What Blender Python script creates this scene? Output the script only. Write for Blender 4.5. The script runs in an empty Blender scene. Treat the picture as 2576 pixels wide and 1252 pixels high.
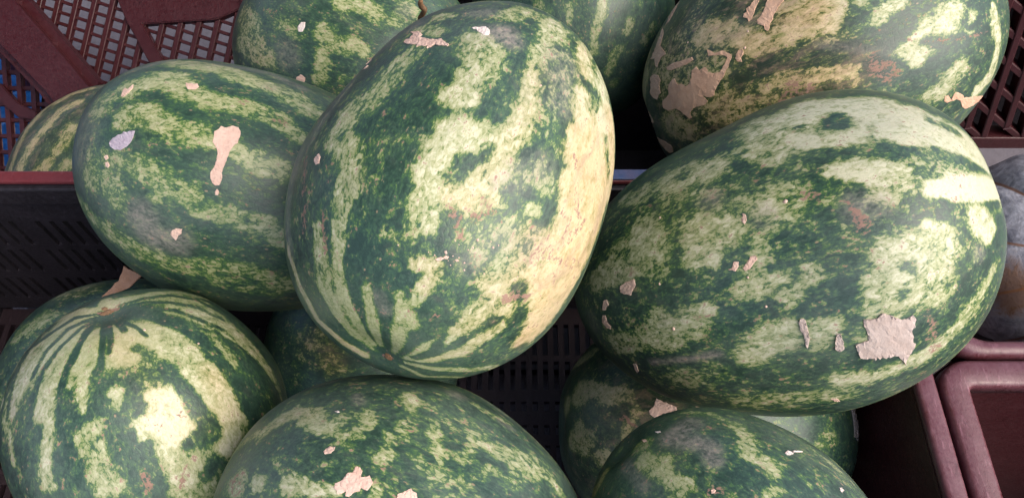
import bpy, bmesh, math, random
import numpy as np
from mathutils import Vector, Matrix
from mathutils.bvhtree import BVHTree
from mathutils.geometry import delaunay_2d_cdt

random.seed(4); rng = np.random.default_rng(7)
S = bpy.context.scene
COL = S.collection

# ---------------------------------------------------------------- camera, sky, sun, exposure
CAM = np.array([0.0, 0.0, 0.92]); PITCH = math.radians(60)
cam = bpy.data.objects.new('camera', bpy.data.cameras.new('camera')); COL.objects.link(cam)
cam.location = CAM; cam.rotation_euler = (math.radians(90) - PITCH, 0, 0)
FPX, CX, CY = 1931.0, 1288.0, 626.0
cam.data.sensor_width = 36; cam.data.lens = 36 * FPX / 2576; cam.data.clip_start = .01; cam.data.clip_end = 300
S.camera = cam
FW = np.array([0, math.cos(PITCH), -math.sin(PITCH)]); UP = np.array([0, math.sin(PITCH), math.cos(PITCH)]); RT = np.array([1.0, 0, 0])
SUN = Vector((.62, -.30, .74)).normalized()
w = bpy.data.worlds.new('World'); S.world = w; w.use_nodes = True
nt = w.node_tree; bg = nt.nodes['Background']
sky = nt.nodes.new('ShaderNodeTexSky'); sky.sky_type = 'NISHITA'; sky.sun_disc = False
sky.sun_elevation = math.asin(SUN.z); sky.sun_rotation = math.atan2(SUN.x, SUN.y)
sky.air_density = 1.0; sky.dust_density = 4.0; sky.ozone_density = 1.0
nt.links.new(sky.outputs[0], bg.inputs[0]); bg.inputs[1].default_value = .15
sl = bpy.data.lights.new('sun', 'SUN'); sl.energy = 1.25; sl.angle = math.radians(55); sl.color = (1, .95, .88)
so = bpy.data.objects.new('sun', sl); COL.objects.link(so); so.rotation_euler = (-SUN).to_track_quat('-Z', 'Y').to_euler(); so.location = SUN * 5
S.view_settings.view_transform = 'Standard'; S.view_settings.look = 'None'; S.view_settings.gamma = 1; S.view_settings.exposure = .86

# ---------------------------------------------------------------- helpers
def tag(o, label=None, cat=None, group=None, kind=None):
    for k, v in (('label', label), ('category', cat), ('group', group), ('kind', kind)):
        if v: o[k] = v
    return o
def empty(name, loc, label, cat, group=None):
    o = bpy.data.objects.new(name, None); COL.objects.link(o); o.location = loc; o.empty_display_size = .05
    return tag(o, label, cat, group)
def link(name, me, m=None, parent=None):
    o = bpy.data.objects.new(name, me); COL.objects.link(o)
    if m: me.materials.append(m)
    if parent:
        o.parent = parent
        o.matrix_parent_inverse = parent_inv(parent)
    return o
def parent_inv(p):
    m = Matrix.Identity(4)
    while p is not None:
        m = p.matrix_basis @ m if p.parent is None else p.parent.matrix_basis @ p.matrix_parent_inverse @ p.matrix_basis @ m
        p = None
    return m.inverted()
def ray(x, y):
    d = FW + RT * (x - CX) / FPX + UP * (CY - y) / FPX
    return d / np.linalg.norm(d)
def at_depth(x, y, zc):
    return CAM + (FW + RT * (x - CX) / FPX + UP * (CY - y) / FPX) * zc
class MB:
    def __init__(s): s.bm = bmesh.new()
    def box(s, a, b, bev=0.0, seg=2):
        t = bmesh.new(); bmesh.ops.create_cube(t, size=1)
        a = Vector(a); b = Vector(b)
        for v in t.verts: v.co = Vector(((a.x + b.x) / 2 + v.co.x * (b.x - a.x), (a.y + b.y) / 2 + v.co.y * (b.y - a.y), (a.z + b.z) / 2 + v.co.z * (b.z - a.z)))
        if bev: bmesh.ops.bevel(t, geom=t.edges[:], offset=bev, segments=seg, affect='EDGES', profile=.5)
        s.add(t)
    def add(s, t):
        me = bpy.data.meshes.new('t'); t.to_mesh(me); t.free(); s.bm.from_mesh(me); bpy.data.meshes.remove(me)
    def bar(s, p, q, wd, th, nrm, bev=.0008):
        # a flat bar from p to q, wd wide across, th thick along nrm
        p = Vector(p); q = Vector(q); d = (q - p); L = d.length; d.normalize(); n = Vector(nrm); n = (n - d * n.dot(d)).normalized(); c = d.cross(n)
        t = bmesh.new(); bmesh.ops.create_cube(t, size=1)
        for v in t.verts: v.co = (p + q) / 2 + d * v.co.x * L + c * v.co.y * wd + n * v.co.z * th
        if bev: bmesh.ops.bevel(t, geom=t.edges[:], offset=bev, segments=1, affect='EDGES')
        s.add(t)
    def poly(s, pts, th, nrm, bev=.0015):
        t = bmesh.new(); n = Vector(nrm).normalized()
        a = [t.verts.new(Vector(p) + n * th / 2) for p in pts]; b = [t.verts.new(Vector(p) - n * th / 2) for p in pts]
        t.faces.new(a); t.faces.new(b[::-1])
        for i in range(len(a)): j = (i + 1) % len(a); t.faces.new((a[j], a[i], b[i], b[j]))
        bmesh.ops.recalc_face_normals(t, faces=t.faces[:])
        if bev: bmesh.ops.bevel(t, geom=t.edges[:], offset=bev, segments=2, affect='EDGES')
        s.add(t)
    def build(s, name, m, parent=None, smooth=False):
        me = bpy.data.meshes.new(name); s.bm.to_mesh(me); s.bm.free()
        if smooth:
            for p in me.polygons: p.use_smooth = True
        return link(name, me, m, parent)

def mat(name):
    m = bpy.data.materials.new(name); m.use_nodes = True; t = m.node_tree
    return m, t, t.nodes['Principled BSDF']
class NG:
    """small node-graph helper"""
    def __init__(s, t): s.t = t
    def n(s, ty, ins=None, **kw):
        o = s.t.nodes.new(ty)
        for k, v in kw.items(): setattr(o, k, v)
        for k, v in (ins or {}).items(): s.put(o.inputs[k], v)
        return o
    def put(s, sock, v):
        if isinstance(v, bpy.types.NodeSocket): s.t.links.new(v, sock)
        else: sock.default_value = v
    def m(s, op, a, b=0.0, c=0.0, clamp=False):
        o = s.n('ShaderNodeMath', operation=op, use_clamp=clamp); s.put(o.inputs[0], a); s.put(o.inputs[1], b); s.put(o.inputs[2], c); return o.outputs[0]
    def noise(s, vec, sc, det=4, ro=.55, dist=0.0):
        return s.n('ShaderNodeTexNoise', {'Vector': vec, 'Scale': sc, 'Detail': det, 'Roughness': ro, 'Distortion': dist}).outputs[0]
    def mix(s, f, a, b, bt='MIX'):
        o = s.n('ShaderNodeMix', data_type='RGBA', blend_type=bt); s.put(o.inputs[0], f); s.put(o.inputs[6], a); s.put(o.inputs[7], b); return o.outputs[2]
    def ramp(s, f, stops, interp='LINEAR'):
        o = s.n('ShaderNodeValToRGB'); o.color_ramp.interpolation = interp
        e = o.color_ramp.elements
        while len(e) < len(stops): e.new(.5)
        for el, (p, c) in zip(e, stops): el.position = p; el.color = (*c, 1) if len(c) == 3 else c
        s.put(o.inputs[0], f); return o.outputs[0]
    def rng(s, v, a, b, c=0.0, d=1.0, smooth=False):
        o = s.n('ShaderNodeMapRange', interpolation_type='SMOOTHSTEP' if smooth else 'LINEAR'); s.put(o.inputs[0], v)
        for i, x in enumerate((a, b, c, d)): s.put(o.inputs[i + 1], x)
        return o.outputs[0]
    def bump(s, h, st, dist=.002, nrm=None):
        o = s.n('ShaderNodeBump', {'Height': h, 'Strength': st, 'Distance': dist})
        if nrm is not None: s.put(o.inputs['Normal'], nrm)
        return o.outputs[0]

# ---------------------------------------------------------------- materials
def rind_material():
    m, t, b = mat('melon_rind'); g = NG(t)
    tc = g.n('ShaderNodeTexCoord').outputs['Object']
    rnd = g.n('ShaderNodeObjectInfo').outputs['Random']
    off = g.n('ShaderNodeCombineXYZ', {0: g.m('MULTIPLY', rnd, 37.0), 1: g.m('MULTIPLY', rnd, 11.0), 2: g.m('MULTIPLY', rnd, 23.0)}).outputs[0]
    p0 = g.n('ShaderNodeVectorMath', {0: tc, 1: off}, operation='ADD').outputs[0]
    p = g.n('ShaderNodeMapping', {'Vector': p0, 'Scale': (1, 1, .55)}).outputs[0]
    at = {k: g.n('ShaderNodeAttribute', attribute_name=k).outputs['Fac'] for k in 'FWRSJ'}
    big = g.noise(p, 32, 3, .55); fbm = g.noise(p, 140, 7, .74, .25); fine = g.noise(p, 560, 5, .7)
    wv = g.n('ShaderNodeTexNoise', {'Vector': p, 'Scale': 160, 'Detail': 2})
    wp = g.n('ShaderNodeVectorMath', {0: p, 1: g.n('ShaderNodeVectorMath', {0: wv.outputs['Color'], 'Scale': .006}, operation='SCALE').outputs[0]}, operation='ADD').outputs[0]
    cell = g.n('ShaderNodeTexVoronoi', {'Vector': wp, 'Scale': 390, 'Randomness': 1}, feature='F1')
    cellv = g.n('ShaderNodeSeparateColor', {0: cell.outputs['Color']}).outputs[0]
    edge = g.n('ShaderNodeTexVoronoi', {'Vector': wp, 'Scale': 390, 'Randomness': 1}, feature='DISTANCE_TO_EDGE').outputs['Distance']
    net = g.rng(edge, .02, .16, 1, 0, True)
    v = g.m('ADD', g.m('MULTIPLY', g.m('SUBTRACT', big, .5), .45), g.m('MULTIPLY', g.m('SUBTRACT', fine, .5), .75))
    v = g.m('ADD', v, g.m('MULTIPLY', g.m('SUBTRACT', fbm, .5), 1.75))
    v = g.m('ADD', v, g.m('MULTIPLY', g.m('SUBTRACT', cellv, .5), .24))
    v = g.m('ADD', g.m('ADD', at['F'], .045), g.m('MULTIPLY', v, at['J']))
    # network of dark veins strongest in the half-tones
    half = g.m('SUBTRACT', 1.0, g.m('MULTIPLY', g.m('ABSOLUTE', g.m('SUBTRACT', v, .46)), 2.6), clamp=True)
    v = g.m('SUBTRACT', v, g.m('MULTIPLY', net, g.m('MULTIPLY', half, .12)))
    cool = g.ramp(v, [(0.0, (.025, .052, .040)), (.20, (.038, .082, .054)), (.34, (.060, .126, .046)), (.42, (.135, .210, .060)), (.48, (.245, .275, .120)), (.68, (.375, .385, .210)), (.95, (.60, .575, .40))])  # dark stops lifted and blued to paint in haze and sky sheen
    warm = g.ramp(v, [(0.0, (.022, .036, .020)), (.22, (.040, .062, .028)), (.33, (.075, .10, .032)), (.42, (.17, .17, .055)), (.50, (.36, .30, .13)), (.68, (.47, .36, .185)), (.95, (.64, .48, .28))])
    wf = g.m('ADD', at['W'], g.m('MULTIPLY', g.m('SUBTRACT', g.noise(p, 40, 4, .6), .55), .8), clamp=True)
    c = g.mix(wf, cool, warm)
    bl = g.n('ShaderNodeMapping', {'Vector': wp, 'Scale': (90, 90, 34), 'Rotation': (.5, .2, .6)}).outputs[0]
    blot = g.m('MULTIPLY', g.rng(g.noise(bl, 1, 6, .7, .6), .50, .72), g.rng(at['W'], .55, 1.0), clamp=True)
    c = g.mix(g.m('MULTIPLY', blot, .75), c, g.mix(big, (.42, .25, .17, 1), (.30, .20, .15, 1)))
    blot2 = g.m('MULTIPLY', g.rng(g.noise(bl, 2.3, 4, .6), .60, .72), g.rng(at['W'], .6, 1.0), clamp=True)
    c = g.mix(g.m('MULTIPLY', blot2, .5), c, (.20, .24, .07, 1))
    c = g.mix(g.m('MULTIPLY', net, .2), c, g.mix(1.0, c, (.45, .6, .42, 1), 'MULTIPLY'))
    bloom = g.rng(g.m('ADD', g.noise(p, 16, 4, .6), g.m('MULTIPLY', fine, .35)), .62, .95, 0, .34)
    c = g.mix(bloom, c, (.20, .235, .215, 1))
    ps = g.n('ShaderNodeMapping', {'Vector': wp, 'Scale': (620, 620, 45)}).outputs[0]
    scr = g.m('MULTIPLY', g.rng(g.noise(ps, 1, 2, .5), .68, .76), g.rng(big, .5, .68))
    c = g.mix(g.m('MULTIPLY', scr, .5), c, (.36, .27, .20, 1))
    # streaky dull dirt
    dirt = g.rng(g.noise(p, 60, 6, .7, .8), .56, .78, 0, .38)
    c = g.mix(dirt, c, (.13, .125, .105, 1))
    sm = g.m('MULTIPLY', at['S'], g.rng(g.m('ADD', fbm, g.m('MULTIPLY', fine, .6)), .62, .98, .1, 1), clamp=True)
    c = g.mix(g.m('MULTIPLY', sm, .95), c, g.mix(fbm, (.24, .21, .19, 1), (.42, .34, .31, 1)))
    rr = g.rng(g.m('ADD', at['R'], g.m('MULTIPLY', g.m('SUBTRACT', g.m('ADD', fbm, fine), 1.0), 2.8)), .40, .72, 0, 1, True)
    c = g.mix(g.m('MULTIPLY', rr, .9), c, g.mix(fine, (.14, .06, .045, 1), (.38, .23, .18, 1)))
    # pin-prick specks
    sp = g.n('ShaderNodeTexVoronoi', {'Vector': p, 'Scale': 90, 'Randomness': 1}, feature='F1').outputs['Distance']
    c = g.mix(g.rng(sp, .04, .075, .7, 0), c, (.33, .24, .15, 1))
    g.put(b.inputs['Base Color'], c)
    g.put(b.inputs['Roughness'], g.m('ADD', g.m('ADD', g.rng(fbm, .3, .7, .29, .46), g.m('MULTIPLY', g.m('ADD', bloom, scr), .35)), g.m('MULTIPLY', g.m('ADD', rr, sm), .25)))
    b.inputs['Specular IOR Level'].default_value = .42
    h = g.m('ADD', g.m('MULTIPLY', g.m('SUBTRACT', 1.0, net), .35), g.m('ADD', g.m('MULTIPLY', fine, .6), g.m('MULTIPLY', g.m('ADD', rr, sm), g.m('MULTIPLY', fine, 1.6))))
    g.put(b.inputs['Normal'], g.bump(h, .16, .0007))
    return m
def flake_material(name, c0, c1, c2, rough=.8):
    m, t, b = mat(name); g = NG(t); p = g.n('ShaderNodeTexCoord').outputs['Object']
    n1 = g.noise(p, 120, 5, .65); n2 = g.noise(p, 700, 3, .6)
    c = g.mix(g.rng(n1, .35, .65), (*c0, 1), (*c1, 1)); c = g.mix(g.rng(g.noise(p, 45, 4, .6), .5, .72, 0, .55), c, (*c2, 1)); c = g.mix(g.rng(n2, .55, .8, 0, .5), c, (*c2, 1))
    g.put(b.inputs['Base Color'], c); b.inputs['Roughness'].default_value = rough; b.inputs['Specular IOR Level'].default_value = .2
    g.put(b.inputs['Normal'], g.bump(g.m('ADD', n1, g.m('MULTIPLY', n2, .5)), .5, .0012)); return m
def plastic(name, base, dust_or_sheen, amount, rough=.42):
    m, t, b = mat(name); g = NG(t); p = g.n('ShaderNodeTexCoord').outputs['Object']
    n1 = g.noise(p, 22, 6, .65, .4); n2 = g.noise(p, 260, 5, .7, .5); n3 = g.noise(g.n('ShaderNodeMapping', {'Vector': p, 'Scale': (300, 60, 200), 'Rotation': (.3, .4, .8)}).outputs[0], 1, 4, .6)
    f = g.m('MULTIPLY', g.rng(g.m('ADD', n1, g.m('MULTIPLY', n2, .45)), .5, .95), amount, clamp=True)
    c = g.mix(f, (*base, 1), (*dust_or_sheen, 1)); c = g.mix(g.rng(n3, .58, .74, 0, amount), c, (*[min(1, x * 1.5) for x in dust_or_sheen], 1))
    gr_ = g.noise(p, 55, 7, .75, 1.2); c = g.mix(g.rng(gr_, .54, .72, 0, .65), c, (*[x * .45 for x in base], 1))
    g.put(b.inputs['Base Color'], c); g.put(b.inputs['Roughness'], g.rng(n2, .3, .7, rough - .14, rough + .2))
    g.put(b.inputs['Normal'], g.bump(g.m('ADD', n2, n3), .25, .0008)); return m
M_RIND = rind_material()
M_FLAKE = {'tan': flake_material('tan_dry_skin', (.60, .37, .25), (.66, .43, .30), (.46, .26, .17)), 'scab': flake_material('dry_skin', (.62, .42, .34), (.70, .50, .41), (.48, .28, .21)), 'paper': flake_material('torn_paper', (.42, .33, .29), (.50, .41, .37), (.33, .24, .19)),
           'leaf': flake_material('dry_leaf', (.38, .32, .38), (.52, .46, .52), (.28, .22, .27)), 'white': flake_material('white_skin', (.66, .55, .50), (.74, .66, .62), (.50, .36, .31))}
M_MAROON = plastic('maroon_plastic', (.040, .0045, .0065), (.085, .027, .031), .28)
M_RIM = plastic('worn_sky_sheen_maroon', (.080, .013, .018), (.18, .082, .10), .75, .36)  # pale tone is wear and sky reflection, both mixed into the colour
M_RED = plastic('red_plastic_edge', (.14, .018, .022), (.20, .07, .08), .35)
M_BLACK = plastic('black_or_shaded_plastic', (.010, .008, .011), (.055, .045, .057), .32, .5)  # also stands in for deep shade inside the far crate
M_BLUE = plastic('worn_blue_paint', (.045, .11, .26), (.20, .14, .22), .55, .5)
M_CARD = flake_material('cardboard', (.40, .22, .14), (.48, .28, .19), (.30, .15, .09))
M_STEM = flake_material('dry_stem', (.12, .06, .03), (.22, .12, .06), (.30, .22, .15))
def ground_material():
    m, t, b = mat('dusty_concrete'); g = NG(t); p = g.n('ShaderNodeTexCoord').outputs['Object']
    n = g.noise(p, 9, 8, .7); n2 = g.noise(p, 70, 6, .7)
    c = g.mix(n, (.10, .092, .112, 1), (.185, .168, .195, 1)); c = g.mix(g.rng(n2, .5, .75, 0, .6), c, (.09, .08, .09, 1))
    g.put(b.inputs['Base Color'], c); b.inputs['Roughness'].default_value = .85; g.put(b.inputs['Normal'], g.bump(n2, .4, .003)); return m
M_GROUND = ground_material()

# ---------------------------------------------------------------- ground
mb = MB(); mb.box((-60, -60, -.40), (60, 60, -.26)); tag(mb.build('ground', M_GROUND), kind='structure')

# ---------------------------------------------------------------- cloth awning added overhead, out of view, to darken the gaps between melons
mb = MB(); mb.box((-3.2, -.12, 2.15), (.35, 4.2, 2.17))
m_aw, t_aw, b_aw = mat('blocker_cloth'); b_aw.inputs['Base Color'].default_value = (.10, .10, .12, 1); b_aw.inputs['Roughness'].default_value = .9
aw = empty('blocker', (0, 1.5, 2.15), 'dark cloth awning added out of view to shade the pile', 'blocker')
mb.build('cloth', m_aw, aw)
for px in (-3.15, .32):
    for py in (1.9, 4.1):
        mb = MB(); mb.box((px - .03, py - .03, -.26), (px + .03, py + .03, 2.149), .004); mb.build('blocker_pole', m_aw, aw)

# ---------------------------------------------------------------- crates
RIMZ, BACKY, RX, FLOORZ = .30, .431, .339, .02
def slotted(mb, u0, u1, v0, v1, rows, put):
    """solid panel with rows of slots; rows: (va, vb, pitch, slot width, phase, skip-set period)"""
    cur = v0
    for (a, b, pitch, sw, ph, every) in sorted(rows):
        if a > cur: put(u0, u1, cur, a)
        x = u0; k = 0; s = u0 + ph
        while s + sw < u1:
            if not (every and k % every == every - 1):
                put(x, s, a, b); x = s + sw
            s += pitch; k += 1
        put(x, u1, a, b); cur = b
    put(u0, u1, cur, v1)
front = empty('plastic_crate', (-.15, .1, -.26), 'maroon and black slotted plastic crate filled with the nearest watermelons', 'crate')
LX, FY = -.66, -.30
mb = MB()
slotted(mb, LX, RX, FLOORZ + .002, RIMZ - .030, [(.052, .104, .0145, .0055, .006, 7), (.122, .172, .0145, .0055, .004, 9), (.182, .232, .0145, .0055, .010, 5)],
        lambda a, b, c, d: mb.box((a, BACKY, c), (b, BACKY + .010, d)))
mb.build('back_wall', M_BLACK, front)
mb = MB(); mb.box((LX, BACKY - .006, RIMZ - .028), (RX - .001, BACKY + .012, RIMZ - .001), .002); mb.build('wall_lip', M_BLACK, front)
mb = MB(); mb.box((LX, BACKY - .001, RIMZ), (RX, BACKY + .0125, RIMZ + .006), .002); mb.build('rim', M_RED, front)
mb = MB(); mb.box((RX, FY, -.255), (RX + .0165, .330, RIMZ - .004), .003); mb.build('side_wall', M_MAROON, front)
mb = MB(); mb.box((RX - .001, FY, RIMZ - .003), (RX + .0175, .328, RIMZ + .007), .0045, 3); mb.build('rim', M_RIM, front, True)
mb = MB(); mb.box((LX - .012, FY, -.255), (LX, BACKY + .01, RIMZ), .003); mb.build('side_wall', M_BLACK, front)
mb = MB(); mb.box((LX, FY - .012, -.255), (RX, FY, RIMZ), .003); mb.build('front_wall', M_MAROON, front)
mb = MB()
slotted(mb, FY, BACKY - .001, LX, RX, [], lambda *a: None)
rows = [(.366, .408), (.3205, .358), (.294, .306), (.265, .277), (.215, .253), (.17, .207), (.143, .155), (.114, .126)]
slotted(mb, LX + .001, RX - .001, FY + .001, BACKY - .001, [(a, b, .0136, .0062, .004, 0) for a, b in rows], lambda a, b, c, d: mb.box((a, c, FLOORZ - .010), (b, d, FLOORZ)))
mb.build('floor', plastic('shaded_maroon_plastic', (.018, .010, .013), (.05, .035, .04), .3), front)  # floor colour darkened to carry the shade in the gaps
# worn blue paint left on the shared edge
mb = MB(); mb.box((.085, BACKY + .0005, RIMZ + .0062), (.20, BACKY + .0122, RIMZ + .0085), .001); mb.build('blue_paint', M_BLUE, front)

def ring(mb, x0, x1, y0, y1, r, wd, z0, z1, bev=.004):
    """rounded rectangular rim seen from above"""
    def path(o, rr):
        out = []
        for cx, cy, a0 in ((x1 - o - rr, y1 - o - rr, 0), (x0 + o + rr, y1 - o - rr, 90), (x0 + o + rr, y0 + o + rr, 180), (x1 - o - rr, y0 + o + rr, 270)):
            for k in range(9):
                a = math.radians(a0 + k * 90 / 8); out.append((cx + rr * math.cos(a), cy + rr * math.sin(a)))
        return out
    prof = [(0, z0), (0, z1 - bev), (bev * .3, z1 - bev * .3), (bev, z1), (wd - bev, z1), (wd - bev * .3, z1 - bev * .3), (wd, z1 - bev), (wd, z0)]
    t = bmesh.new(); loops = []
    for o, z in prof:
        rr = max(r - o, .006); loops.append([t.verts.new((x, y, z)) for x, y in path(o, rr)])
    n = len(loops[0])
    for i in range(len(loops)):
        A = loops[i]; B = loops[(i + 1) % len(loops)]
        for j in range(n): t.faces.new((A[j], A[(j + 1) % n], B[(j + 1) % n], B[j]))
    bmesh.ops.recalc_face_normals(t, faces=t.faces[:]); mb.add(t)
# empty crate, lower right
c2 = empty('plastic_crate', (.62, -.03, -.26), 'empty maroon plastic crate with a rounded rim, worn and sky-tinted, at the lower right', 'crate')
x0, x1, y0, y1 = .3605, .95, -.32, .246
mb = MB(); ring(mb, x0, x1, y0, y1, .028, .0235, RIMZ - .012, RIMZ + .006); mb.build('rim', M_RIM, c2, True)
mb = MB()
t = bmesh.new(); lo = -.16
top = [(x0 + .02, y0 + .02), (x1 - .02, y0 + .02), (x1 - .02, y1 - .021), (x0 + .02, y1 - .021)]; bot = [(x0 + .03, y0 + .04), (x1 - .03, y0 + .04), (x1 - .03, y1 - .034), (x0 + .03, y1 - .034)]
for A, B in ((top, bot), ([(a[0] - (.010 if a[0] < .6 else -.010), a[1] - (.010 if a[1] < 0 else -.010)) for a in top], [(a[0] - (.010 if a[0] < .6 else -.010), a[1] - (.010 if a[1] < 0 else -.010)) for a in bot])):
    va = [t.verts.new((*q, RIMZ - .010)) for q in A]; vb = [t.verts.new((*q, lo)) for q in B]
    for i in range(4): t.faces.new((va[i], va[(i + 1) % 4], vb[(i + 1) % 4], vb[i]))
bmesh.ops.recalc_face_normals(t, faces=t.faces[:]); mb.add(t); mb.build('wall', M_MAROON, c2)
mb = MB(); mb.box((x0 + .025, y0 + .035, lo - .012), (x1 - .025, y1 - .03, lo)); mb.build('floor', M_MAROON, c2)
for px in (x0 + .03, x1 - .05):
    for py in (y0 + .05, y1 - .07): mb = MB(); mb.box((px, py, -.258), (px + .02, py + .02, lo - .012)); mb.build('foot', M_MAROON, c2)
# crate with the pumpkin
c1 = empty('plastic_crate', (.68, .45, -.26), 'maroon crate with a diamond mesh back wall holding the grey pumpkin', 'crate')
x0, x1, y0, y1 = .372, 1.02, .2505, .68
mb = MB(); ring(mb, x0, x1, y0, .60, .030, .0150, RIMZ - .012, RIMZ + .004); rim1 = mb
FL1 = .055
mb2 = MB()
for v in list(mb.bm.verts):
    pass
mb.bm.free()
mb = MB()
def arc_strip(mb):
    # front rim with a rounded left corner that runs back along the left wall
    pts_o = [(1.02, y0)] + [(x0 + .034 - .034 * math.sin(a), y0 + .034 - .034 * math.cos(a)) for a in np.linspace(0, math.pi / 2, 10)] + [(x0, .46)]
    pts_i = [(1.02, y0 + .0145)] + [(x0 + .016 + .030 - .030 * math.sin(a), y0 + .0145 + .030 - .030 * math.cos(a)) for a in np.linspace(0, math.pi / 2, 10)] + [(x0 + .016, .46)]
    t = bmesh.new(); prof = [(0, RIMZ - .02), (0, RIMZ), (.25, RIMZ + .004), (.75, RIMZ + .004), (1, RIMZ), (1, RIMZ - .02)]
    L = [[t.verts.new((o[0] + (i[0] - o[0]) * f, o[1] + (i[1] - o[1]) * f, z)) for o, i in zip(pts_o, pts_i)] for f, z in prof]
    for a in range(len(L)):
        A = L[a]; B = L[(a + 1) % len(L)]
        for j in range(len(A) - 1): t.faces.new((A[j], A[j + 1], B[j + 1], B[j]))
    bmesh.ops.recalc_face_normals(t, faces=t.faces[:]); mb.add(t)
arc_strip(mb); mb.build('rim', M_RIM, c1, True)
mb = MB(); mb.box((x0 + .03, y0 + .004, -.255), (x1, y0 + .012, RIMZ - .018)); mb.build('front_wall', M_MAROON, c1)
mb = MB(); mb.box((x0 + .003, y0 + .03, -.255), (x0 + .012, .67, .19)); mb.build('side_wall', M_MAROON, c1)
mb = MB(); mb.box((x0 + .013, y0 + .013, FL1 - .012), (x1, .672, FL1)); fl = mb.build('floor', M_GROUND, c1)
mb = MB(); yb = .675; up = Vector((0, 1, 0))
mb.box((x0, yb - .012, FL1 - .01), (1.05, yb + .012, FL1 + .022), .002)
hh = .040
def on_wall(x, y):
    d = FW + RT * (x - CX) / FPX + UP * (CY - y) / FPX
    return Vector(CAM + d * (yb / d[1]))
for fam in (0, 1):
    da, db = ((-21, 64), (39, 32)) if fam == 0 else ((39, 32), (-21, 64))
    for k in range(-9, 12):
        n0 = (2548 + db[0] * k, 244 + db[1] * k)
        ends = []
        for s_ in range(-9, 10):
            q = on_wall(n0[0] + da[0] * s_, n0[1] + da[1] * s_)
            if FL1 + .004 < q.z < .42 and x0 + .01 < q.x < 1.05: ends.append(q)
        if len(ends) > 1: mb.bar(ends[0] + up * (.0012 * (fam - .5)), ends[-1] + up * (.0012 * (fam - .5)), .0085, .020, up, .0012)
mb.build('mesh_wall', M_MAROON, c1)
mb = MB(); mb.box((x0, yb - .014, FL1 + hh * 9 - .01), (1.05, yb + .014, FL1 + hh * 9 + .03), .003); mb.build('top_rail', M_MAROON, c1)

cb = empty('plastic_crate', (.72, .95, -.26), 'black plastic crate added behind the diamond mesh to darken its openings', 'crate')  # added; its black walls make the mesh openings dark
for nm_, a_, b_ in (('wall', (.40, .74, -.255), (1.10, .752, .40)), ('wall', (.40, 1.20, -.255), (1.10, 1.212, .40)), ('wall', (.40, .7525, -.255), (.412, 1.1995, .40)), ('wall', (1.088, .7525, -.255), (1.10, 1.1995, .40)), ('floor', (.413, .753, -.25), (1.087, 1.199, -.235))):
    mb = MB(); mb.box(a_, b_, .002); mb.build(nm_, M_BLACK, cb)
# crate at the back, under the far melons, with its mesh corner at the upper left
c3 = empty('plastic_crate', (-.2, .7, -.26), 'tipped maroon lattice crate behind the black slotted wall at the upper left', 'crate')
def dpt(px, py, zc): return at_depth(px * .3777, py * .3777, zc)
nrm = -FW
mb = MB()
XL_, XR_, YT_, YB_ = -620, 1720, -520, 1320      # extent of the tipped crate's open side, in the same close-up pixels
def edge_x(y): return 40 + .866 * y              # along the middle of the corner post
for k in range(-14, 16):
    x0_ = 400 + 121 * k                             # steep bars, leaning left as they come nearer
    p0, p1 = (x0_ + .235 * 520, YT_), (x0_ - .235 * 620, 620)
    t_ = 0.0
    while t_ < 1 and p0[0] + (p1[0] - p0[0]) * t_ > edge_x(p0[1] + (p1[1] - p0[1]) * t_): t_ += .01
    if t_ < .03 or p0[0] > XR_ + 120: continue
    q1 = (p0[0] + (p1[0] - p0[0]) * min(t_, 1), p0[1] + (p1[1] - p0[1]) * min(t_, 1))
    mb.bar(dpt(*p0, 1.15), dpt(*q1, 1.15), .0058, .009, nrm)
for k in range(-16, 14):
    y_ = 40 + k * 74
    xa, xb = -180, XR_
    f_ = lambda x: y_ + .33 * (x - 270)
    while xa < XR_ and (xa < edge_x(f_(xa)) or f_(xa) < YT_): xa += 10
    while xb > xa and f_(xb) > 620: xb -= 10
    if xb - xa > 60: mb.bar(dpt(xa, f_(xa), 1.153), dpt(xb, f_(xb), 1.153), .0030, .005, nrm)
mb.build('mesh_wall', M_MAROON, c3)
mb = MB()
mb.poly([dpt(*q, 1.148) for q in ((760, -80), (1720, -80), (1720, 20), (1610, 70), (1560, 95), (1450, 142), (1170, 158), (965, 172), (1095, 400), (1095, 450), (1010, 430), (920, 265), (855, 150))], .016, nrm); mb.build('brace', M_MAROON, c3)
mb = MB()
mb.poly([dpt(*q, 1.10) for q in ((-420, -520), (-245, -520), (205, 0), (440, 270), (720, 600), (640, 760), (400, 760), (330, 670), (120, 450), (0, 330), (-520, -200))], .045, nrm, .012); mb.build('corner_post', M_MAROON, c3)
mb = MB()
for k in range(-6, 4):
    xa = 20 + 98 * k; ya = max(YT_ + 380, (xa + 130) / .866)
    if xa + .07 * 400 > XL_: mb.bar(dpt(xa, ya, 1.145), dpt(xa + .075 * (YB_ - ya), YB_, 1.145), .0052, .010, nrm)
for y_ in range(-50, 1320, 106):
    mb.bar(dpt(XL_, y_, 1.147), dpt(min(420, edge_x(y_) - 20), y_ + 6, 1.147), .0040, .008, nrm)
mb.build('mesh_wall', M_MAROON, c3)
mb = MB(); mb.poly([dpt(*q, 1.140) for q in ((-40, 560), (20, 560), (70, 620), (150, 700), (260, 745), (260, 800), (140, 790), (60, 720), (-40, 640))], .012, nrm); mb.build('brace', M_MAROON, c3)
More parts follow.
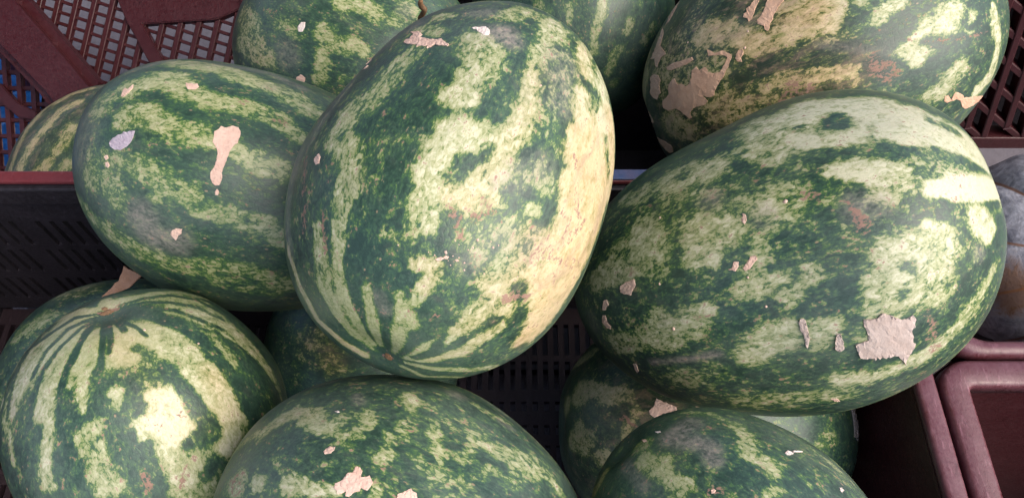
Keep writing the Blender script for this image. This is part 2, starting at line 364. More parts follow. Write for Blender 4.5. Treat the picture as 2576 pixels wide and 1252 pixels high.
# frame and side walls of the tipped crate, and the tray that carries the melon beside it
mb = MB()
cor = [(XL_, YT_), (XR_, YT_), (XR_, 700), (600, YB_), (XL_, YB_)]
for A, B in zip(cor, cor[1:] + cor[:1]): mb.bar(dpt(*A, 1.16), dpt(*B, 1.16), .030, .05, nrm, .003)
mb.build('frame', M_MAROON, c3)
for A in (cor[0], cor[1], cor[4]):
    q = dpt(*A, 1.165); mb = MB(); mb.box((q[0] - .012, q[1] - .012, -.258), (q[0] + .012, q[1] + .012, q[2])); mb.build('leg', M_MAROON, c3)
c4 = empty('plastic_crate', (0, .66, -.26), 'crate coloured black as deep shade, mostly hidden beneath the farthest watermelons', 'crate')  # black walls and floor paint in the deep shade between far melons
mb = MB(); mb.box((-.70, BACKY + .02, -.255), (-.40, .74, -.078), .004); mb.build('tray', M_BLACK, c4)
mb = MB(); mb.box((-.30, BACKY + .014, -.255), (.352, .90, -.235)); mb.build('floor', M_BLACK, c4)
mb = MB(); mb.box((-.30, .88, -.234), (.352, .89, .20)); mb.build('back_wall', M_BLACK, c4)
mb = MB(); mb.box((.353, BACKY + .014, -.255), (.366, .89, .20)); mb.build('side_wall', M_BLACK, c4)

# blue tarpaulin on the ground behind the lattice
def sheet(name, m, cx, cy, z, sx, sy, amp, n=40, seed=1):
    r = np.random.default_rng(seed); t = bmesh.new(); V = []
    ph = r.uniform(0, 6.28, (8, 3)); fr = r.normal(0, 22, (8, 2))
    for j in range(n + 1):
        for i in range(n + 1):
            x = (i / n - .5) * sx; y = (j / n - .5) * sy
            h = sum(abs(math.sin(fr[k, 0] * x + fr[k, 1] * y + ph[k, 0])) for k in range(8)) / 8
            V.append(t.verts.new((cx + x, cy + y, z + h * amp)))
    for j in range(n):
        for i in range(n): a = j * (n + 1) + i; t.faces.new((V[a], V[a + 1], V[a + n + 2], V[a + n + 1]))
    me = bpy.data.meshes.new(name); t.to_mesh(me); t.free()
    for p in me.polygons: p.use_smooth = True
    return link(name, me, m)
m, t_, b = mat('blue_tarpaulin'); g = NG(t_); n = g.noise(g.n('ShaderNodeTexCoord').outputs['Object'], 30, 5, .6)
g.put(b.inputs['Base Color'], g.mix(n, (.008, .08, .30, 1), (.02, .17, .48, 1))); b.inputs['Roughness'].default_value = .4
tag(sheet('tarpaulin', m, -1.2, .80, -.25, .62, .62, .10), 'crumpled blue plastic tarpaulin on the ground behind the left lattice', 'tarpaulin')

# ---------------------------------------------------------------- watermelons
#   centre, axis, half length, radius, egg taper, roundness, bend
SHAPE = {
    'M1': ((-0.0306, 0.2956, 0.5055), (-0.3363, -0.9378, 0.0860), 0.1407, 0.0954, 0.118, 2.296, -0.011),
    'M2': ((-0.1965, 0.3529, 0.4044), (-0.9542, 0.0509, 0.2949), 0.1442, 0.0947, 0.145, 2.114, -0.091),
    'M3': ((0.1976, 0.2855, 0.4063), (0.8637, 0.0689, 0.4992), 0.1569, 0.1125, 0.123, 2.340, 0.076),
    'M4': ((0.2956, 0.5351, 0.3585), (0.9210, 0.1581, 0.3560), 0.1693, 0.1286, 0.007, 2.015, 0.006),
    'M5': ((-0.1678, 0.6137, 0.2764), (0.9384, -0.3353, -0.0832), 0.1451, 0.1167, -0.000, 2.069, 0.001),
    'M14': ((0.0704, 0.6891, 0.2845), (0.1341, -0.9655, -0.2233), 0.1382, 0.1156, -0.000, 2.072, -0.000),
    'M13': ((-0.5419, 0.5834, 0.0628), (0.5278, 0.5971, 0.6041), 0.1494, 0.1199, 0.000, 2.096, -0.000),
    'M6': ((-0.2505, 0.1578, 0.3844), (-0.0605, 0.4824, 0.8738), 0.1069, 0.0903, 0.005, 2.189, -0.007),
    'M7': ((-0.0659, 0.0822, 0.4210), (0.9208, -0.3437, -0.1844), 0.1178, 0.0960, -0.003, 2.097, -0.005),
    'M8': ((0.1416, 0.0666, 0.4241), (0.7388, -0.5802, -0.3428), 0.1042, 0.0807, -0.001, 2.136, 0.002),
    'M9': ((0.1951, 0.2344, 0.1502), (0.9981, 0.0036, -0.0622), 0.1495, 0.1227, -0.005, 2.169, -0.002),
    'M11': ((-0.1603, 0.3213, 0.1385), (0.9943, -0.0987, -0.0410), 0.1059, 0.1059, 0.002, 2.061, 0.000),
    'M12': ((-0.3738, 0.2589, 0.1900), (0.9784, -0.1824, -0.0972), 0.1224, 0.1114, -0.000, 2.111, 0.003),
}
# Marks seen on each rind.  View: (x offset, y offset, scale) of the close-up they were measured in.
VIEW = {'A': (1100, 0, 1.669), 'B': (1100, 750, 1.669), 'C': (270, 200, 1.181), 'E': (2270, 340, .9488), 'G': (3130, 340, .9488),
        'H': (0, 1120, 1.4904), 'I': (820, 1450, 1.7405), 'J': (2180, 1320, 1.956), 'K': (2500, 0, 1.7289), 'N': (900, 0, 1.4311),
        'P': (0, 0, 1.6917), 'T': (0, 980, 1.2775)}
# each line: view channel value radius  points (x,y or x,y,r)
MARKS = {
'M1': '''
A S .6 40 230,780 130,1000 80,1200
B S .6 32 60,60 50,250 70,420
A S .4 40 520,450 700,290 880,150
A F .55 70 900,330,60 780,450 680,560 560,680,90 450,780,90 370,900,70
A F .55 85 370,900,70 480,1000,90 470,1130,80 440,1240,80
B F .6 55 440,-10,80 390,180,60 390,330,50 390,450,50 400,560,50 420,700,50 520,880,36 620,1000,24
B F .6 55 250,250,40 270,450 300,650 400,850,45 520,980,34 650,1070,18
B F .12 16 335,150 320,330
B F .15 14 430,430 450,600 500,760 600,940 690,1060
B F .15 14 240,640 330,800 450,950 600,1050 700,1085
B F .75 24 60,400 130,620 250,850 420,1000 560,1080
B W .7 24 60,400 130,620 250,850 420,1000 560,1080
B F .15 12 150,620 280,820 430,960 620,1075
A F .66 90 1300,250,70 1340,330,110 1330,440,105 1230,510,70
A F .72 90 1200,620,100 1240,680,60 1120,640,70
A F .4 45 1230,740
A F .74 90 1130,870,110 1300,870,90 1220,930,80 1050,950,90 1030,1050,95 960,1130,85 1000,1220,75
B F .66 90 950,80,105 920,170,100 980,230,60
B F .42 60 870,250 850,320 700,300,40
A F .64 66 1800,160 1790,280 1730,370 1700,480 1660,600,58 1640,700
A F .7 90 1600,800 1650,870,70 1500,900 1480,1000,95 1480,1100 1330,1200,95
A W .35 90 1700,480 1600,800 1480,1000 1330,1200
B F .68 90 1150,40 1280,80 1400,60,60
B W .5 90 1150,40 1280,80 1400,60,60
A F .55 50 1500,110 1620,70
A F .5 50 1080,110
A F .48 45 950,190 1050,210
A F .36 110 1880,330,60 1870,450 1850,580
A S .55 90 1860,400 1850,550 1830,650
A F .3 60 1890,620,40 1790,720 1770,850,85 1780,950,75 1830,1000,50
A F .42 90 1600,1150 1700,1120 1750,1200
A S .5 90 1560,1150 1720,1100 1420,1210,50
A F .75 48 2010,320 2000,450 2070,520
A F .85 58 2000,640 1985,760 2150,800
A W .35 60 2010,350 2000,640 1985,760 2150,800
A F .45 36 2070,680 2040,700
A F .5 24 2080,830 2060,870
A F .92 90 1950,900,65 2080,950 1960,1050 2100,1100 1900,1200,65 2100,1230
A W 1 90 1950,900,65 2080,950 1960,1050 2100,1100 1900,1200,65 2100,1230
B F .9 140 2070,100,110 1910,100,80 1960,250 1860,400 1900,500,100 1700,560,60 1760,680,120 1720,850,90 1610,980,55
B W 1 140 2070,100,110 1910,100,80 1960,250 1860,400 1900,500,100 1700,560,60 1760,680,120 1720,850,90 1610,980,55
A F .8 60 2120,520 2150,700
A F .85 60 2180,800 2190,1000 2190,1230
A W .9 60 2180,800 2190,1000 2190,1230
B F .85 70 2140,30 2100,200 2020,400 1930,580 1820,750 1720,880 1640,980,40
B W 1 80 2140,30 2100,200 2020,400 1930,580 1820,750 1720,880 1640,980,40
B W .8 110 1650,350 1600,560 1500,660 1450,800
B F .55 70 1600,500 1500,560
B F .72 90 1680,380 1650,470
B R .5 30 1900,60 1870,300
B R .45 26 1780,440 1960,480
B R .4 22 1620,820 1700,760
B S .4 60 1700,300 1640,420
B R .5 14 2020,180 1900,340
B F .55 40 1640,110 1700,140
B F .44 140 1300,300
B F .45 100 1550,250 1560,420 1480,480
B F .35 60 1620,330
B F .2 80 1200,560 1100,640,110 1130,760,110 1010,880,70
B F .62 32 570,640 590,750 620,880,38 665,1010,18
B F .66 45 900,480,48 1050,500,48 950,640,58 880,720,50
B W .4 50 900,480 1050,500 950,640
B F .62 45 800,690,34 810,850,50 780,960,52 745,1050,24
B F .6 45 850,830 870,920 820,1010
B F .15 20 900,560,14 850,640 840,700
B F .12 22 690,830 700,950 715,1060,12
B F .65 34 1060,980,28 950,1040,36 820,1095,20
B F .12 22 1100,960,40 1000,1060 880,1095,12
B F .12 16 900,950,40 850,1040,22 780,1085,10
B F .68 60 1310,800,78 1220,900,55 1150,920,36 1100,1040,14
B W .35 60 1310,800,78 1220,900,55 1150,920,36
B F .62 55 1350,600 1430,650,65 1500,780,60
B W .5 60 1350,600 1430,650,65 1500,780,60
B F .68 38 1450,900 1300,990 1200,1060 1000,1110,28 850,1120,16
B W .4 38 1450,900 1300,990 1200,1060 1000,1110,28
B F .15 16 1150,1000 1050,1070 900,1105,10
B F .15 26 1600,1020 1450,1100 1250,1140,18 1000,1150,14 820,1115,8
B F .65 22 1450,1150 1250,1180 1000,1170 830,1130,12
B F .15 16 1300,1200 1050,1200 850,1150,8
B F .6 14 1200,1225 950,1220 800,1150
B F .15 9 725,1110 700,1150
B F .15 8 745,1110 760,1160
B R .9 12 690,1085 740,1098
B R 1 18 1110,105 1180,165,26 1170,240 1205,330,14
B R 1 42 1290,180 1320,150,25
B R .6 26 1400,140 1340,50
B R .8 34 1560,690 1480,715 1640,685,16
B R .8 18 1030,830
B R .6 10 1180,740
A R .7 22 170,1050 160,1250
B R .7 18 170,100 160,260
B R .6 13 285,140 300,400
A R .6 20 330,1180
A S .95 62 1480,220 1500,260
A S .8 26 1340,190 1390,240
A S .5 40 1300,90 1380,80
A S .5 50 450,560 300,760 150,1000
B S .4 40 650,700 700,780
B S .4 80 1500,300 1250,460
A R .5 40 1950,1060
B R .35 70 1950,90 1850,300 1700,430
''',
'M2': '''
C S .45 20 300,90 480,36 700,40 900,90 1080,170
C F .62 42 520,60 620,70 720,90 830,130 920,160 1000,190 1080,240,48 1150,290,48
C F .66 50 280,180 400,130,46 480,140,56 560,190,56 640,220 720,240,42 820,260,42 900,290,42 1000,340,42 1080,400,36
C F .5 46 140,260 190,230
C F .62 52 260,310 360,290 450,340 540,380 640,400,46 740,440,34 830,490,46 920,530,56 1000,560,46
C F .45 26 480,410
C F .45 38 110,500 230,520 320,540,44
C F .55 52 320,540 410,570 470,640 560,650 620,730 720,750 820,790,46 920,810,50 990,880,42
C F .5 46 100,590 200,620 230,690
C F .46 34 400,680
C F .36 30 460,590
C F .55 40 50,700,22 120,790,28 220,860,36 320,930 450,980,46 540,1000 640,1010,46 760,1000,36 860,1030 960,1070,36 1040,1100,30
C F .45 34 700,1070 830,1100 960,1120
C S .7 56 340,770 400,870 500,890
C S .35 60 80,330 60,450
C S .4 26 930,170 1000,180
C R .5 20 950,325 1000,335
C R .35 18 930,180
C R .35 18 700,180
C R .35 18 810,240
''',
'M3': '''
E F .3 150 500,430 350,450 600,400 640,620
E F .6 46 330,360,38 420,330,48
E F .5 38 270,390 180,420,24
E F .62 56 520,310 580,270,38
E F .68 84 700,230,76 760,150,96 680,150,56 790,200
E F .45 22 340,420 500,390
E F .62 64 250,540,56 290,610 200,650 130,690,46 80,720,36
E F .55 36 310,690 150,600,24
E F .64 54 420,520,46 470,590,64 440,650,46 500,630,46
E F .62 44 540,500 590,560,36
E F .45 36 650,440
E F .56 70 740,450 800,430
E F .58 40 690,590,32 640,760,46 740,740 790,770,56
E F .58 46 310,870 350,940 240,950,36 160,960,36
E F .6 50 430,890,56 490,840,36
E F .64 56 650,1000 740,940 800,910,46
E F .4 40 380,1090 500,1080 560,1060,28
E F .36 26 300,1090
E F .4 40 640,1180 780,1170
E F .1 36 680,330 600,290,20
G F .88 70 60,90 200,80,56 300,80 420,120,80 560,180 650,220,56 700,280,36
G F .88 56 60,200 160,220,46 300,170,64 400,200
G F .1 40 150,130
G F .4 18 90,165
G F .4 18 20,160
G F .3 13 500,125 560,150 610,175
G F .35 12 285,200 290,150
G F .2 12 200,12 420,26 520,62 640,132 720,250
G F .2 30 20,270,36 120,260,32 230,240,26 330,230,30 450,260,36 560,260,26 640,290,22 720,340,16 762,390,10
G F .38 36 450,310 560,310,22 640,315,16
G F .9 44 150,320,36 250,310 380,330,46
G F .7 56 330,380 380,370
G F 1 50 520,390,36 600,390 700,390,42 750,400,34
G F .3 22 420,420
G F .16 36 764,440,9 660,460,17 560,450,24 480,460,34 400,490,44 320,520,48 250,560,42 130,550,46 40,580,56
G F .3 40 130,400 150,380
G F .25 24 590,500 610,560 640,620 670,650
G F .85 50 690,500 730,550,36
G F .7 36 560,550 500,520,26
G F .68 68 450,620 550,640 500,700 400,750,86 300,780,76 560,760,46 350,620,54
G F .25 20 405,668 445,675
G F .42 16 600,715 575,735
G F .45 12 490,750
G F .45 10 400,780
G F .1 50 200,690 160,780,56 110,840,46
G F .25 36 50,650
G F .56 46 60,710
G F .58 54 80,930 180,900,46 260,870,36 340,840 330,940
G F .22 30 230,830 200,950,24
G F .12 40 30,1060,46 130,1030,38 230,1020,32 330,1040,26 420,1000,28 500,930,36 570,850,44 640,780,40 700,690,30 750,590,17 772,510,10
G F .62 30 160,1090,32 280,1090,32 400,1040,26 500,1000 580,930 640,860 700,770,26 740,690,16
G F .2 22 300,1140 430,1080 550,1010 650,900 730,790 770,680,14
G F .5 30 60,1160,36 200,1150
G R .9 26 30,410,18 70,415
G R .6 30 260,520 200,440,10 225,470,10
G S .6 50 230,450 300,430
G S .5 24 690,620
E S .6 40 700,480
E S .6 36 500,420
E R .7 9 780,322
E R .7 9 278,445
E S .9 9 280,1030 400,1020 530,1000,12
E S .5 24 60,880
E R .5 12 205,690
E R .5 12 440,860 490,855
G R .4 14 500,840 530,980
''',
'M4': '''
K F .3 160 400,300 900,450 1400,200
K F .42 170 250,500 600,650 1000,560
K F .62 70 480,230,78 620,220 560,180,46
K F .56 46 700,280 640,180
K F .74 100 780,280,84 900,320,76 1000,240,86 1130,130,126 1200,60,126 1350,50,76 1350,170,56 1050,60,76
K F .6 50 900,370 960,330
K F .55 46 60,560 80,420 50,700
K F .55 50 1550,20
K F .66 46 1650,140 1720,60,56 1800,20
K F .72 50 2080,100 2200,60 2150,170 2000,170 1950,220,36 1880,300,36
K F .7 50 1820,340 1950,380 1900,430,36 2100,330,30
K F .72 30 2300,100 2280,200
K F .78 36 2440,60,28 2450,180 2480,300,28 2450,430 2420,520 2330,620
K F .1 15 2360,60 2320,170 2270,200
K F .1 8 2410,20 2400,190
K F .15 10 2480,30 2482,110
K F .3 9 2500,260 2490,400
K F .62 54 2220,460 2150,540 2080,620 2000,660,46
K F .1 34 2370,330 2340,450 2280,570
K F .12 62 2130,320,56 2030,450 1930,560
K F .1 60 1900,90 1750,200 1550,330 1300,370 1100,400 900,440 700,540
K F .15 56 1500,110 1430,230,40
K F .58 50 1010,540 1130,560 1280,510 1430,500 1500,460,36 1500,560,36
K F .56 66 900,630,56 830,680,40 750,720 650,760,76 520,790
K F .56 66 250,850,76 370,900
K W 1 240 200,300 400,200 1100,100 800,300
K W 1 200 1000,540 1400,500 650,760 250,860 80,600
K R .85 66 1080,620 1000,690,36 1190,610,40
K R .6 70 1720,490 1650,450
K S .35 26 1250,300 1550,340 1750,360
K R .45 12 1650,275 1850,272 2000,290 2200,262 2420,215
K R .4 8 1280,310 1450,318 1560,300
''',
'M5': '''
N F .5 46 80,100 150,150 70,230,36 150,280,64 240,360,36
N W .5 80 80,100 70,230 150,280
N F .4 36 290,140 400,180
N F .58 50 640,20 770,30 830,80
N F .6 52 530,190 590,240 700,260 760,290,36
N F .55 48 520,290,32 530,390 500,450,36
N F .45 26 640,440
N F .45 50 1000,30 1050,100 950,110
N S .5 60 330,310
N S .5 40 1000,60
''',
'M14': '''
N F .45 22 1740,20 1800,60
N F .5 19 1920,30 1920,120
N F .52 26 2110,30,36 2090,100 2060,200 2060,290
N F .5 26 2260,120 2250,170
N F .45 18 2320,20
N F .42 24 2400,150 2350,230
N F .48 26 2200,280 2170,330 2140,400
N F .4 26 2170,470
''',
'M13': '''
P F .6 22 60,1150 110,1000 180,860 280,740 420,640 600,590
P F .56 25 130,1130 160,1050 240,920 330,820 400,740 520,680
P F .5 30 210,1180 280,1130 330,1080
P F .5 36 380,1000 440,930 480,850
P F .45 36 400,1140 470,1080
P W 1 200 100,1100 250,800 500,620
''',
'M6': '''
H F .70 130 700,330 900,330 1080,330,110 1220,420 1300,600 1350,820
H F .66 150 560,380 420,420,120 300,500,110 250,700,80
H F .68 90 500,190,50 400,240 300,330 200,430 120,560,60 60,720,50
H F .66 70 640,120,40 760,90,40 900,80,40 1050,90 1200,140
H F .62 130 1000,600 1000,800 1050,1050 1150,1180
H F .62 60 1000,150,30 1150,170 1300,240 1450,360 1560,500 1620,640
H F .76 74 1150,560 1280,560 1320,650,66 1340,750,60 1360,850,60 1330,950,60
H F .86 76 930,680,66 1020,680,50 970,770,90 1060,830,80 960,880,96 880,870,56
H F .6 18 760,90 900,50 1050,45 1200,80
H F .55 16 800,110 950,80 1100,100 1250,150
H F .12 30 720,145,6 850,180,16 1000,230,28 1130,270,46 1220,360,46 1310,470,36 1400,590,40 1450,690,44 1500,760,40
H F .12 24 1280,290,12 1400,380,26 1500,470,32 1590,600,36 1630,690,36
H F .12 18 1420,260,12 1530,380 1620,520
H F .2 12 700,120,6 850,80 1000,62 1150,88 1350,190
H F .2 12 700,132,6 850,105 1000,105 1150,130 1300,200
H F .18 12 720,140,6 880,140 1030,150 1180,210 1300,260
H F .15 46 960,480,44 1040,560,36 1110,650 1150,740 1220,800,50 1250,880,50 1160,900 1100,940,36
H F .15 46 1250,1050 1210,1120,36
H F .32 36 800,370,26 880,410 830,470,26
H F .22 44 880,520,30 920,560
H F .12 56 560,540,50 640,580,28 740,590,28 780,640,40 800,720,50 700,790,70 640,720,40 560,650,50
H F .14 86 720,870,70 800,960 700,1060 850,1080,76 900,1180,76
H F .72 30 820,810,34 840,900,20
H F .65 22 600,140,12 450,160 330,210 220,300 100,420 30,560 10,700
H F .6 22 560,190,14 430,240 280,330 170,440 110,560
H F .1 12 590,170,5 440,195 320,270 180,370 90,520
H F .1 12 590,180,5 500,215 400,260 270,390 190,540
H F .64 34 540,230,20 470,300 420,380 340,480 280,580 270,700 300,800 280,900 270,1000 260,1100 290,1180
H F .64 32 590,260,18 540,360 510,480 480,580 480,660 490,740,16
H F .58 28 400,590
H F .6 20 620,90 600,120
H F .1 13 620,190,7 610,260 600,370,15 590,500,20
H F .14 15 660,190,8 700,230 730,270
H F .1 22 560,200,5 500,280,10 440,400,20 380,520,20 350,650 350,800,28 370,950,36 360,1100
H F .54 50 560,830,46 480,900,46 500,980,36 600,950,36 570,1060,46 620,1180,86
H F .58 40 680,630 690,720,18
H W .35 80 1280,560 1340,750 1060,830 960,760 600,140 300,230 30,560
H R .6 24 850,1130 880,1190
H R .4 30 1130,1010 1060,1190,20
H F .12 11 600,178,5 540,250 470,350 430,450,16
H F .12 10 585,185,5 470,260 350,370 270,480,18
H F .12 12 640,185,6 640,260 650,330,16 640,400
H F .14 10 660,180,5 720,220 800,250 860,300
H F .12 22 250,500,14 200,640 170,800 160,950 190,1100
H F .12 14 110,470 60,640 40,800
H F .6 16 20,800 60,900 80,1050
H R .8 11 590,170 650,155 690,145,6
H S .6 22 80,680 80,740
''',
'M7': '''
I S .5 24 300,380 480,230 700,110 900,50 1100,32
I S .45 20 1900,200 2150,370 2350,560
I F .62 46 380,440,36 450,380,42 560,320 680,300,38 790,320,38 650,370,38 760,400 850,410,56
I W .4 50 380,440 560,320 700,310
I F .4 14 600,260 650,220
I F .5 26 320,450 200,540 110,640,18
I W .6 26 320,450 200,540 110,640,18
I F .42 56 950,330
I F .62 52 1090,370 1100,300,36
I F .46 50 1060,420 950,480,60
I F .66 46 1380,200 1390,270,36
I F .4 18 1260,150
I F .58 46 1550,420 1540,520,36 1590,600
I F .35 36 1580,280
I F .58 44 1230,450,36 1230,540 1180,600 1270,590,36
I F .48 32 1310,370 1340,460
I F .4 36 1400,590 1450,640
I F .56 52 1830,480 1910,520,36 2000,580 2130,600 2220,640 2100,690 2330,730,36 2400,820,36
I F .54 44 1800,580 1740,630
I F .42 48 1500,720 1680,740 1850,770
I F .48 36 1930,700 2080,790
I F .48 14 1820,240 1950,320 2080,380
I F .68 60 560,790,66 650,800 760,840,46 860,850,46
I F .55 56 340,780
I F .58 76 200,790
I R .35 70 200,790
I F .56 56 1150,860
I R .4 24 780,750
I F .3 36 480,640
I S .7 24 1020,190 1040,230
I S .5 18 700,130 820,100
I S .6 34 1700,180
I S .5 16 2000,360 2080,410
''',
'M8': '''
J F .42 50 700,830 650,860
J F .54 66 700,960 780,1020 860,960,56 850,1090,56 1020,1150,76 950,1210,76
J F .55 56 1420,700,46 1500,790,46 1480,900 1600,950,66 1700,1000,66 1680,1060,46
J F .5 20 1900,1080 1970,1150
J F .48 44 1750,1190 1650,1220
J F .5 28 400,1050 330,1180 270,1250
J W .8 28 400,1050 330,1180 270,1250
J F .4 13 520,870 480,920
J F .36 22 1000,590 1200,600 1350,660
J F .36 18 2000,880 2150,1000 2300,1130
J S .8 60 1050,680 900,780 1000,800 1200,850 1230,950
J S .4 40 700,1170 560,1000
J R .6 30 1300,1180 1180,1200,14
J R .4 12 1150,690 1250,720
''',
'M9': '''
J F .55 66 200,450,76 300,400,46 420,460 560,460,56
J F .5 34 170,220 300,130
J F .5 34 650,560 550,760
J F .5 56 200,720 150,820 270,800 230,870
J F .54 50 400,920 350,950
J F .5 46 100,540
J W 1 400 300,300 250,800 600,600
J F .45 46 2150,780 2050,830
J W .7 300 300,300 250,800
J R 1 10 510,640 560,620 590,680 640,700
''',
'M11': '''
T F .28 70 1520,600
B F .3 90 250,1000 350,1120
B W .8 120 250,1000 350,1120
''',
'M12': '''
T F .42 44 450,200 350,215
T W .5 60 450,200 350,215
T F .5 50 190,370 250,350,28
T F .5 36 100,420
''',
}
# flakes of dried skin and stuck paper: (view, kind, outline)
FLAKES = {
'M1': [('A','scab','820,285 835,262 865,250 880,225 860,215 885,208 920,210 940,230 920,245 940,250 990,262 1010,258 1040,262 1065,255 1085,280 1115,295 1105,308 1060,300 1020,295 995,310 970,320 975,300 950,305 930,300 900,310 905,290 870,295 840,290'),
       ('A','scab','545,462 570,440 582,432 560,455'), ('A','scab','565,420 585,400 608,392 590,408'),
       ('A','scab','232,1040 250,1018 262,1012 272,1030 265,1050 262,1075 240,1082 232,1065'),
       ('A','white','1265,185 1290,182 1320,178 1355,180 1382,200 1385,225 1360,235 1330,222 1310,215 1290,195'),
       ('B','scab','1025,450 1060,435 1075,440 1095,425 1115,435 1105,448 1080,448 1060,460 1035,462'),
       ('B','scab','1085,398 1098,395 1104,412 1092,422 1086,410'), ('B','scab','1292,320 1312,314 1310,330 1298,334'),
       ('B','scab','1150,455 1168,448 1182,462 1165,468')],
'M2': [('C','scab','710,352 725,360 765,352 790,358 800,375 797,400 785,430 765,445 755,460 745,480 735,510 722,535 715,560 712,600 700,625 685,628 668,615 660,590 662,560 680,540 688,510 695,480 690,455 670,425 675,400 678,375 700,365'),
       ('C','scab','690,642 700,655 695,672 682,670 680,655'),
       ('C','leaf','310,374 295,420 270,445 240,463 215,460 193,445 195,420 215,400 250,385 285,375'),
       ('C','scab','303,158 302,175 280,195 255,215 243,212 255,185 265,175 275,180'),
       ('C','scab','545,150 560,155 600,155 605,170 590,182 555,180 545,165'),
       ('C','scab','475,840 500,825 528,828 525,850 508,860 500,880 490,870 475,855'),
       ('C','scab','170,490 182,485 187,500 175,508'), ('C','scab','172,520 185,515 192,535 182,545 172,535')],
'M3': [('G','paper','322,845 345,850 375,862 398,870 420,865 440,852 452,870 445,895 432,905 440,925 440,955 450,960 438,985 425,1005 410,1035 400,1020 385,1005 360,1005 330,1010 290,1015 245,1010 235,990 225,965 250,955 275,945 270,915 258,895 255,868 290,868 312,862'),
       ('G','paper','20,865 38,870 50,910 55,945 48,975 40,965 35,935 22,910 14,880'),
       ('G','paper','155,925 168,920 180,950 185,980 165,990 150,980 150,950'),
       ('G','scab','135,1165 160,1165 168,1175 150,1176'),
       ('E','scab','215,720 222,740 210,760 205,780 180,775 162,768 165,745 185,730'),
       ('E','scab','100,800 115,795 120,815 112,825 108,835 97,835'),
       ('E','scab','97,855 108,855 115,880 130,895 128,907 112,900 97,880'),
       ('E','scab','565,685 580,680 588,655 605,655 605,675 595,690'),
       ('E','scab','650,635 668,630 677,645 660,660 650,680 630,690 622,680 635,660'),
       ('E','scab','620,475 632,478 636,500 628,515 618,505 622,490'),
       ('E','scab','212,1035 222,1035 233,1062 228,1068 218,1052')],
'M4': [('K','tan','815,0 850,0 835,30 815,80 795,130 775,150 765,125 735,120 740,95 765,85 760,60 785,45'),
       ('K','tan','905,0 1020,0 985,40 960,80 945,100 935,140 915,165 917,195 905,215 885,205 880,180 835,165 830,140 860,110 875,75 885,45'),
       ('K','tan','390,480 420,455 440,480 480,455 500,490 540,500 580,490 610,440 630,390 600,375 500,380 495,340 540,360 600,345 655,370 660,390 640,440 620,490 590,540 560,590 545,620 540,650 510,665 460,650 480,670 497,690 470,720 420,725 395,740 375,770 390,800 370,810 340,780 300,750 280,740 230,755 195,735 187,690 215,665 230,640 225,600 245,555 270,535 290,575 320,570 345,590 370,570 385,530'),
       ('K','tan','105,580 110,530 130,505 160,515 175,550 165,580 175,630 150,680 130,670 105,640'),
       ('K','tan','305,10 290,40 260,100 230,150 205,180 225,130 255,75 285,30'),
       ('K','tan','120,380 150,300 175,230 190,190 195,240 170,310 200,350 210,370 180,390 160,430 150,465 135,440 135,400 105,405'),
       ('K','tan','215,460 260,430 330,410 390,390 400,410 350,440 300,460 250,480 225,480'),
       ('K','tan','2105,690 2110,655 2135,648 2150,680 2170,640 2195,625 2225,640 2240,665 2300,660 2365,650 2340,690 2290,725 2245,740 2225,725 2215,690 2185,675 2150,690 2125,700'),
       ('K','tan','680,400 700,345 735,338 742,370 720,395 730,425 700,420'),
       ('K','tan','60,750 95,760 130,830 120,880 90,850 70,800'),
       ('K','tan','140,930 200,960 250,990 262,1030 235,1040 200,1010 160,960')],
'M5': [('N','white','435,125 430,150 420,180 395,178 390,150 410,128'), ('N','scab','405,418 432,440 428,475 405,485 372,465 385,435')],
'M7': [('I','scab','870,535 862,560 840,578 800,585 790,568 805,548 835,535'),
       ('I','scab','1010,670 1040,675 1055,700 1045,740 1080,745 1105,730 1120,760 1130,780 1110,810 1090,835 1060,825 1045,815 1035,840 1000,850 965,878 940,870 945,840 915,855 885,858 880,835 860,815 870,785 910,770 930,745 960,715 990,710'),
       ('I','scab','1300,860 1330,850 1360,835 1390,820 1400,840 1425,850 1432,888 1420,915 1350,925 1285,900'),
       ('I','white','868,295 890,290 902,298 885,302')],
'M8': [('J','white','1780,905 1800,893 1840,897 1845,910 1820,920 1795,918'), ('J','scab','1215,1190 1240,1182 1250,1195 1235,1212 1215,1215'),
       ('J','white','2200,1170 2215,1170 2232,1195 2220,1207 2205,1190'), ('J','white','785,745 820,735 828,742 800,750'),
       ('J','scab','680,805 710,800 720,812 695,822')],
'M9': [('J','scab','790,485 850,510 945,550 950,575 900,600 840,600 780,635 740,605 735,580 770,545'), ('J','paper','2303,560 2330,566 2345,640 2358,700 2348,800 2335,805 2325,720 2312,640')],
}
# small corky warts: (view, x, y, radius)
WARTS = {'M1': [('B',x,y,r) for x,y,r in [(780,358,6),(945,445,7),(960,448,5),(980,405,5),(1020,425,6),(1110,460,5),(1140,430,6),(1180,440,6),(1215,475,9),(1240,390,6),(1272,375,7),(1290,410,5),(1390,335,6),(1405,375,9),(1440,360,5),(1480,385,6),(1215,522,7),(1345,545,6),(1430,245,6),(1560,490,5),(1565,565,6),(1155,330,6),(1180,355,5),(1495,440,5),(1355,455,4),(1125,490,5),(1595,410,5)]] + [('A',1718,562,10)],
         'M3': [('E',362,905,8),('E',310,738,6),('E',780,430,9),('E',640,713,6),('E',312,490,6),('E',708,822,6)],
         'M6': [('H',848,265,9),('H',1165,345,7)], 'M4': [('K',360,290,7),('K',768,215,9),('K',748,328,10)]}

